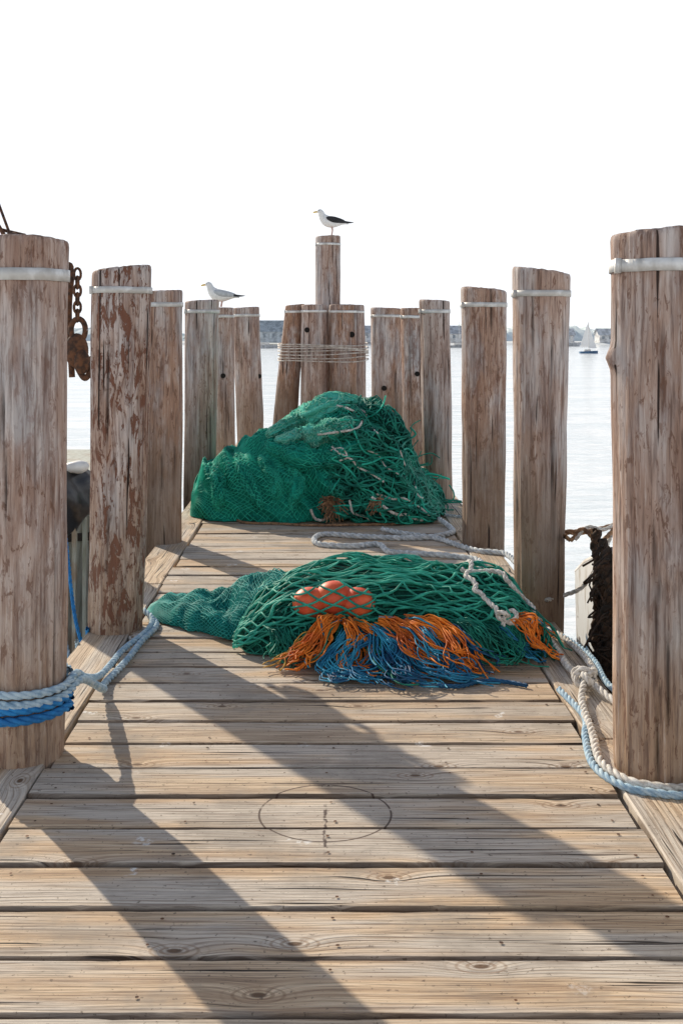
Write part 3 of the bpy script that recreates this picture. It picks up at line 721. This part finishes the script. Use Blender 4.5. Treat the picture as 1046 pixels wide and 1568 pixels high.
ropeobj('loose_deck_rope',[([(.9,9.5,.04),(1.0,9.0,.02),(.97,8.72,.02),(.70,8.52,.02),(.31,8.57,.02),(.01,8.68,.02),(-.08,8.5,.02),(-.04,8.27,.02),(.2,8.2,.02),(.394,8.26,.02),(.473,7.98,.02),(.832,7.86,.02),(1.04,7.71,.02),(1.03,7.44,.02),(.9,7.2,.02)],.021,M_grey),
  ([(.45,8.9,.02),(.6,8.72,.02),(.85,8.5,.02),(.99,8.2,.02),(1.10,8.02,.02),(1.26,7.9,.025),(1.3,7.6,.018)],.020,M_grey),
  ([(-.9,9.9,.03),(-.7,9.3,.012),(-.4,9.2,.012),(-.1,9.12,.012),(.3,9.15,.012),(.6,9.2,.012),(.75,9.4,.03)],.010,M_brown),
  ([(.98,11.2,.02),(.85,10.9,.1),(.88,11.3,.05),(.95,11.8,.02),(.8,12.2,.02),(.9,12.6,.02)],.013,M_white),
  ([(.62,9.5,.05),(.85,9.6,.03),(1.0,10.1,.014),(.98,9.7,.014),(1.15,9.5,.014)],.014,M_grey)],(.5,8.3,0))
ropeobj('hanging_rope',[([(1.62,6.3,.48),(1.52,6.25,.30),(1.42,6.2,.18),(1.31,6.2,.13),(1.2,6.1,.13)],.012,M_white),
  ([(1.68,6.3,.52),(1.5,6.3,.47),(1.33,6.3,.46),(1.25,6.15,.45)],.016,M_brown),
  ([(1.60,6.2,.50),(1.5,6.15,.44),(1.42,6.2,.50),(1.36,6.2,.44),(1.30,6.1,.48)],.012,M_brown),
  ([(1.68,6.25,.58),(1.55,6.2,.50),(1.45,6.2,.51),(1.38,6.2,.44)],.010,M_white)],(1.5,6.2,.4))
ropeobj('hanging_rope',[([(-1.25,5.9,.03),(-1.33,6.3,-.25),(-1.45,6.5,-.05),(-1.6,6.9,.38)],.011,M_blue),([(-1.26,5.7,.02),(-1.36,6.2,-.4),(-1.55,6.6,-.1),(-1.75,7.2,.32)],.011,M_lblue)],(-1.4,6.4,.1))

# ------------------------------------------------------------------ gulls
M_gw=simple('white_feathers',(.85,.84,.82),(.74,.73,.72),.8,30.)
M_gb=simple('black_feathers',(.035,.035,.04),(.02,.02,.022),.7,30.)
M_gg=simple('grey_feathers',(.52,.54,.57),(.42,.44,.47),.7,30.)
M_gy=simple('yellow_bill',(.80,.55,.10),(.70,.42,.06),.5,30.)
M_gp=simple('pink_leg',(.60,.42,.36),(.50,.33,.28),.6,30.)
def loft(mb,secs,m,n=16):
    S=catmull(np.array(secs,float),len(secs)*6); c=S[:,:3]; T=norm(np.gradient(c,axis=0)); a=np.arange(n)*2*PI/n; V=[]
    for i in range(len(S)):
        t=T[i]; side=np.array([0,1.,0]); side=side-t*np.dot(side,t); side/=np.linalg.norm(side); up=np.cross(t,side)
        for q in a: V.append(c[i]+side*max(S[i,3],.001)*math.cos(q)+up*max(S[i,4],.001)*math.sin(q))
    mb.add(V,gridF(len(S),n,True),m); mb.add(V[:n],[list(range(n))],m); mb.add(V[-n:],[list(range(n))[::-1]],m)
def gull(loc,s,wing,tip,tail,yaw=0.,low=0.):
    G=empty('seagull',loc)
    def fin(mb,name,mats):
        V=np.concatenate(mb.V)*s; c,sn=math.cos(yaw),math.sin(yaw)
        V=np.stack([V[:,0]*c-V[:,1]*sn,V[:,0]*sn+V[:,1]*c,V[:,2]],1)+np.array(loc); mb.V=[V]; mb.build(name,mats,loc=loc,parent=G)
    b=MB(); loft(b,[(.235,0,.165-low,.030,.006),(.17,0,.172-low,.038,.016),(.10,0,.178-low,.058,.045),(.02,0,.182-low,.075,.072),(-.06,0,.203-low,.076,.080),(-.112,0,.245-low,.058,.064),(-.138,0,.285-low,.045,.048),(-.152,0,.318-low,.043,.042),(-.175,0,.335-low,.038,.036),(-.203,0,.332-low,.018,.018)],0)
    fin(b,'body',[M_gw])
    for sd in (1,-1):
        b=MB(); loft(b,[(-.085,.045*sd,.240-low,.014,.016),(-.045,.060*sd,.232-low,.026,.036),(.02,.068*sd,.218-low,.024,.044),(.10,.055*sd,.206-low,.018,.036),(.17,.035*sd,.194-low,.012,.024)],0)
        loft(b,[(.13,.042*sd,.197-low,.012,.026),(.20,.026*sd,.188-low,.009,.016),(.27,.012*sd,.186-low,.006,.009),(.31,.004*sd,.188-low,.003,.003)],1)
        fin(b,'wing',[wing,tip])
        b=MB(); tube(b,[(.0,.028*sd,.14-low),(.012,.028*sd,.075),(.0,.028*sd,.004)],[.013,.0075,.007],8,0,cap=True)
        b.add([(.005,.028*sd,.008),(-.045,.010*sd,.002),(-.052,.028*sd,.003),(-.045,.048*sd,.002),(.005,.028*sd,.001)],[[0,1,2],[0,2,3],[4,2,1],[4,3,2]],0)
        fin(b,'leg',[M_gp])
        b=MB(); sphere(b,(-.182,.036*sd,.342-low),.006,0,8,6); fin(b,'eye',[M_gb])
    b=MB(); loft(b,[(-.07,0,.264-low,.040,.012),(.0,0,.250-low,.060,.018),(.08,0,.228-low,.052,.016),(.15,0,.203-low,.032,.010)],0); fin(b,'mantle',[wing])
    b=MB(); loft(b,[(-.195,0,.332-low,.011,.013),(-.225,0,.328-low,.009,.011),(-.25,0,.323-low,.006,.010),(-.262,0,.314-low,.002,.003)],0); fin(b,'bill',[M_gy])
gull((.10,17.3,3.055),1.1,M_gb,M_gb,M_gw,.12)
gull((-1.26,13.6,1.875),.94,M_gg,M_gb,M_gw,-.1,.04)

# ------------------------------------------------------------------ left trawler
def hullmat():
    m,nt,b=mk('painted_hull_planks',.55,.4)
    p=nd(nt,'ShaderNodeNewGeometry').outputs['Position']
    n=nz(nt,vmul(nt,p,(20,20,3)),1,5,.6); n2=nz(nt,p,3,4)
    c=mix(nt,mapr(nt,n,.4,.7),(.36,.38,.33),(.20,.20,.15)); c=mix(nt,math_(nt,'MULTIPLY',mapr(nt,n2,.5,.65),.7),c,(.22,.13,.07)); setc(nt,b,c); bump(nt,b,n,.5,.01); return m
M_hl=hullmat()
def hull(mb,x0,x1,ya,yb,ztop,m,side,mtrim):
    ys=np.linspace(0,1,24); th=np.linspace(0,1,12); V=[]
    for s in ys:
        wd=(1-.75*max(0,(s-.6)/.4)**2); zt=ztop+.35*max(0,s-.5)**2*4
        for t in th:
            fl=.30*(1-t)**2
            xa=x0+(x1-x0)*(.5+(.5-fl*.5)*wd*(-1)); V.append((xa,ya+(yb-ya)*s,WZ-.4+(zt-WZ+.4)*t))
        for t in th[::-1]:
            fl=.30*(1-t)**2
            xa=x0+(x1-x0)*(.5+(.5-fl*.5)*wd); V.append((xa,ya+(yb-ya)*s,WZ-.4+(zt-WZ+.4)*t))
    k=24; F=gridF(24,k,False).tolist()
    F+=[list(range(k)),list(range(23*k,24*k))[::-1]]
    mb.add(V,F,m)
    V=np.array(V).reshape(24,k,3)
    dv=[];
    for i in range(24): a=V[i,11].copy();b=V[i,12].copy();a[2]-=.15;b[2]-=.15;dv+= [a,b]
    mb.add(dv,gridF(24,2),m)
    for e in (11,12): tube(mb,V[:,e]+np.array([0,0,.0]),.035,8,mtrim,cap=True)
    tube(mb,V[:,11 if side>0 else 12]+np.array([-.02*side,0,-.35]),.03,8,mtrim,cap=True)
T=empty('fishing_trawler',(-3.2,9,-1.5)); mb=MB(); hull(mb,-4.6,-1.72,12.2,7.2,.30,0,-1,1)
for q in range(14):
    yy=7.6+q*.33; box(mb,-1.715,-1.69,yy,yy+.06,-1.4,.30,0)
M_wt=simple('white_paint',(.78,.77,.75),(.55,.51,.46),.5,5.)
mb.build('hull',[M_hl,M_dark],loc=(-3.2,9,-1.5),smooth=False,parent=T)
mb=MB(); tube(mb,[(-2.25,7.4,-.2),(-2.25,7.4,2.75)],.06,12,0,cap=True); tube(mb,[(-2.25,7.4,2.1),(-1.62,7.1,1.98)],.05,12,0,cap=True)
tube(mb,[(-2.25,7.4,2.7),(-1.98,7.1,2.17)],.010,6,0); tube(mb,[(-2.25,7.4,2.45),(-2.0,7.1,2.15)],.014,6,0); tube(mb,[(-2.3,7.4,2.3),(-1.9,7.1,2.2)],.012,6,0)
sphere(mb,(-1.98,7.1,2.18),(.05,.04,.04),0)
z=1.95; k=0
while z>1.66:
    a=np.linspace(0,2*PI,14); e=(math.cos(k*PI/2+.5),math.sin(k*PI/2+.5))
    tube(mb,np.stack([-1.555+.022*np.cos(a)*e[0],7.05+.022*np.cos(a)*e[1],z+.038*np.sin(a)],1),.009,6,0); z-=.052; k+=1
a=np.linspace(0,2*PI,20); tube(mb,np.stack([-1.55+.045*np.cos(a),7.05+0*a,1.60+.07*np.sin(a)],1),.018,8,0)
sphere(mb,(-1.56,7.05,1.47),(.075,.05,.11),0); sphere(mb,(-1.52,7.02,1.40),(.05,.05,.08),0)
tube(mb,catmull([(-1.58,7.05,1.42),(-1.53,7.05,1.32),(-1.50,7.05,1.30),(-1.47,7.05,1.36),(-1.49,7.05,1.43)],20),.02,8,0,cap=True)
tube(mb,catmull([(-1.6,7.1,1.98),(-1.62,7.1,1.7),(-1.60,7.1,1.3)],12),.02,8,0,cap=True)
mb.build('gallows_and_chain',[M_iron],loc=(-1.8,7.2,1.5),parent=T)
mb=MB(); sphere(mb,(-1.82,7.7,.44),(.2,.24,.24),0,28,20); V=mb.V[0]; V+= (V-np.array([-1.82,7.7,.44]))*(.5*ns(V,5.)+.25*ns(V,12.))[:,None]
sphere(mb,(-1.70,7.65,.66),(.10,.08,.05),1); V=mb.V[1]; V+=(V-np.array([-1.70,7.65,.66]))*(.6*ns(V,9.))[:,None]
mb.build('black_tarp_bundle',[simple('black_plastic',(.02,.02,.024),(.012,.012,.014),.35,8.,.5),M_wt],loc=(-1.9,7.7,.4),parent=T)
mb=MB(); box(mb,-4.1,-2.9,8.6,10.6,.1,1.15,0); box(mb,-4.2,-2.8,8.5,10.7,1.153,1.22,0)
for q in range(3): box(mb,-2.897,-2.885,8.8+q*.6,9.2+q*.6,.65,.95,1)
mb.build('wheelhouse',[M_wt,M_gb],loc=(-3.5,9.6,0),smooth=False,parent=T)

# ------------------------------------------------------------------ right boat
Bt=empty('moored_boat',(2.6,4.2,-1.))
m,nt,b=mk('stained_white_hull',.45,.4)
p=nd(nt,'ShaderNodeNewGeometry').outputs['Position']; zz=nd(nt,'ShaderNodeSeparateXYZ',{0:p}).outputs[2]
n=nz(nt,vmul(nt,p,(9,9,2)),1,5,.6); n3=nz(nt,vmul(nt,p,(5,5,7)),1,5,.65)
c=mix(nt,mapr(nt,n,.5,.68),(.75,.77,.78),(.38,.33,.27)); c=mix(nt,mapr(nt,math_(nt,'ADD',zz,math_(nt,'MULTIPLY',n3,.5)),.02,-.05),c,(.03,.10,.19)); c=mix(nt,mapr(nt,n3,.58,.63),c,(.07,.035,.025)); setc(nt,b,c)
mb=MB(); ys=np.linspace(1.2,6.75,24); V=[]
for i,y in enumerate(ys):
    s=(6.75-y)/5.5; zt=.14+.85*min(1,s*1.7)**.8
    for (x,z) in [(1.66,WZ-.3),(1.58,-1.6),(1.52,-.7),(1.50,zt),(1.56,zt),(1.56,zt-.2),(3.54,zt-.2),(3.54,zt),(3.6,zt),(3.58,-.7),(3.5,-1.6),(3.4,WZ-.3)]: V.append((x,y,z))
F=gridF(24,12).tolist(); F+=[[i for i in range(5)]+[5,6,7,8,9,10,11],[23*12+i for i in range(12)][::-1]]
mb.add(V,F,0)
V=np.array(V).reshape(24,12,3); tube(mb,V[:,3]+np.array([.02,0,.005]),.022,8,1,cap=True); tube(mb,V[:,8]+np.array([-.02,0,.005]),.022,8,1,cap=True)
mb.build('hull',[m,M_wt],loc=(2.6,4.2,-1.),smooth=False,parent=Bt)
mb=MB()
for off in (0,.14,.26):
    P=[(1.49-.01*math.sin(q*2.1+off*20),6.15-off+.02*math.sin(q*1.3+off*9),.50-off*.2-.085*q) for q in range(14)]
    rope(mb,P,.028+.01*(off>.2),0,pitch=.15)
for k in range(60):
    q=random.random(); c=np.array([1.47,6.1-random.random()*.3,.45-1.0*q]); tube(mb,catmull([c,c+rng.normal(0,.03,3)+np.array([-.03,0,-.03]),c+rng.normal(0,.04,3)+np.array([-.03,0,-.09])],6),.006,4,0)
mb.build('rope_fender',[simple('tarred_black_rope',(.03,.024,.02),(.09,.05,.03),.85,18.)],loc=(1.5,6.1,0),parent=Bt)
mb=MB(); box(mb,2.0,3.2,2.2,4.4,.5,1.3,0); box(mb,1.9,3.3,2.1,4.5,1.303,1.36,0)
for q in range(3): box(mb,1.985,1.997,2.4+q*.65,2.85+q*.65,.85,1.15,1)
mb.build('cabin',[M_wt,M_gb],loc=(2.6,3.3,0.8),smooth=False,parent=Bt)

# ------------------------------------------------------------------ distant shore, house, boats
M_shore=simple('haze_tinted_foliage',(.60,.67,.68),(.70,.76,.77),.95,.15,.0)  # pale blue albedo imitates distance haze, painted into the foliage colour
M_sand=simple('shore_ground',(.78,.80,.79),(.68,.70,.70),.95,.05,.0)  # shore ground colour is paled for the same distance haze
mb=MB()
xs=np.linspace(-420,520,900)
def ht(x):
    h=4.0+2.6*noise.noise(Vector((x*.012,0,0)))+2.0*noise.noise(Vector((x*.05,3,0)))+1.6*noise.noise(Vector((x*.21,5,0)))+1.1*noise.noise(Vector((x*.8,7,0)))
    return max(h,.9)
V=[]
for i,x in enumerate(xs):
    h=ht(x)
    for (dy,f) in [(0,0.),(3,.35),(6,.7),(12,.95),(20,1.),(40,.9),(60,0.)]:
        V.append((x+1.5*noise.noise(Vector((x,dy,1))),320+dy+2*noise.noise(Vector((x*.2,dy,9))),WZ+h*f*(1+.2*noise.noise(Vector((x*.5,dy*.4,2))))))
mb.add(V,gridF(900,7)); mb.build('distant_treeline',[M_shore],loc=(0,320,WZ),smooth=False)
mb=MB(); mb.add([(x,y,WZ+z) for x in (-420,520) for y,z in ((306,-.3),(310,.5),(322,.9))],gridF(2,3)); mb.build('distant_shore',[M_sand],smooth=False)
M_win=simple('haze_tinted_glass',(.32,.36,.40),None,.5,1.,.3)  # distance haze is put into the glass colour
def house(x,y,w_,d_,h,rh,wallc,roofc):
    Hs=empty('shingled_house',(x,y,WZ)); z=WZ+.6
    wm=simple('house_wall',wallc,None,.9,1.,.1); rm=simple('house_roof',roofc,None,.9,1.,.1)
    mb=MB(); box(mb,x-w_/2,x+w_/2,y-d_/2,y+d_/2,z,z+h); mb.add([(x-w_/2,y-d_/2,z+h),(x-w_/2,y+d_/2,z+h),(x-w_/2,y,z+h+rh),(x+w_/2,y-d_/2,z+h),(x+w_/2,y+d_/2,z+h),(x+w_/2,y,z+h+rh)],[[0,1,2],[3,5,4]])
    mb.build('walls',[wm],loc=(x,y,WZ),smooth=False,parent=Hs)
    mb=MB(); e=.4; V=[(x-w_/2-e,y-d_/2-e,z+h-.2),(x+w_/2+e,y-d_/2-e,z+h-.2),(x+w_/2+e,y,z+h+rh+.1),(x-w_/2-e,y,z+h+rh+.1),(x+w_/2+e,y+d_/2+e,z+h-.2),(x-w_/2-e,y+d_/2+e,z+h-.2)]
    mb.add(V,[[0,1,2,3],[3,2,4,5]]); mb.build('roof',[rm],loc=(x,y,WZ),smooth=False,parent=Hs)
    mb=MB(); n=max(2,int(w_/2)); 
    for i in range(n):
        xx=x-w_/2+(i+.5)*w_/n; box(mb,xx-.35,xx+.35,y-d_/2-.06,y-d_/2-.02,z+h*.45,z+h*.8)
    mb.build('windows',[M_win],loc=(x,y,WZ),smooth=False,parent=Hs)
    mb=MB(); box(mb,x+w_*.3,x+w_*.3+.8,y-d_/2-.07,y-d_/2-.03,z,z+1.9); mb.build('door',[M_wt],loc=(x,y,WZ),smooth=False,parent=Hs)
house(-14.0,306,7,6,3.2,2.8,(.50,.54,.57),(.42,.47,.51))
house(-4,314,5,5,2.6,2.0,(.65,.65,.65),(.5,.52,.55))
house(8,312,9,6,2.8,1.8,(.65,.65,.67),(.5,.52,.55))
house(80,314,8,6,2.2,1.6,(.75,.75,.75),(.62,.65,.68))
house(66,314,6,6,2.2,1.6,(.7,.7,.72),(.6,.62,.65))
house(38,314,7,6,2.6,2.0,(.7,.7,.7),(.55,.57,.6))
def boat(name,x,y,L,mast,sail,hc):
    Bo=empty(name,(x,y,WZ)); hm=simple('boat_hull',hc,None,.4,2.)
    mb=MB(); V=[]; 
    for s in np.linspace(-.5,.5,12):
        wd=L*.16*math.sqrt(max(0,1-max(0,s*2)**2*1.0))+.02; zt=WZ+L*.10+L*.05*(s+.5)
        for q in (-1,-.6,0,.6,1): V.append((x+s*L,y+q*wd,zt if abs(q)==1 else WZ-.2))
    mb.add(V,gridF(12,5)); V=np.array(V).reshape(12,5,3); mb.add(V[:,[0,4]].reshape(-1,3),gridF(12,2)); mb.add(V[0],[[0,1,2,3,4]])
    mb.build('hull',[hm],loc=(x,y,WZ),smooth=False,parent=Bo)
    mb=MB(); box(mb,x-L*.25,x+L*.1,y-L*.08,y+L*.08,WZ+L*.12,WZ+L*.22); mb.build('cabin',[M_wt],loc=(x,y,WZ),smooth=False,parent=Bo)
    if mast:
        mb=MB(); tube(mb,[(x,y,WZ+.3),(x,y,WZ+mast)],.05,6,0,cap=True); tube(mb,[(x,y,WZ+1.1),(x-L*.45,y,WZ+1.1)],.04,6,0); mb.build('mast',[M_wt],loc=(x,y,WZ),parent=Bo)
    if sail:
        mb=MB(); n=10; V=[]
        for i in range(n):
            f=i/(n-1); 
            for j in range(6):
                g=j/5; wd=L*.45*(1-f)**.8; V.append((x-.05-g*wd,y+.25*math.sin(g*PI)*(1-f),WZ+1.2+f*(mast-1.4)))
        mb.add(V,gridF(n,6)); V=[]
        for i in range(n):
            f=i/(n-1)
            for j in range(4): g=j/3; V.append((x+.05+g*L*.42*(1-f),y+.15*math.sin(g*PI),WZ+.9+f*(mast*.85-1.)))
        mb.add(V,gridF(n,4)); mb.build('sail',[M_gw],loc=(x,y,WZ),parent=Bo)
boat('sailboat',46,196,3.2,5.6,True,(.12,.22,.36))
boat('distant_boat',-13,250,6,0,False,(.6,.6,.6))
boat('distant_boat',-17,270,5,7,False,(.5,.5,.52))
boat('distant_boat',31,260,5,6,False,(.5,.5,.5))
boat('distant_boat',60,280,7,8,False,(.6,.6,.6))
boat('distant_boat',3,285,6,6,False,(.55,.55,.55))
boat('distant_boat',67,240,4,0,False,(.6,.6,.6))
print('verts',sum(len(o.data.vertices) for o in bpy.data.objects if o.type=='MESH'))
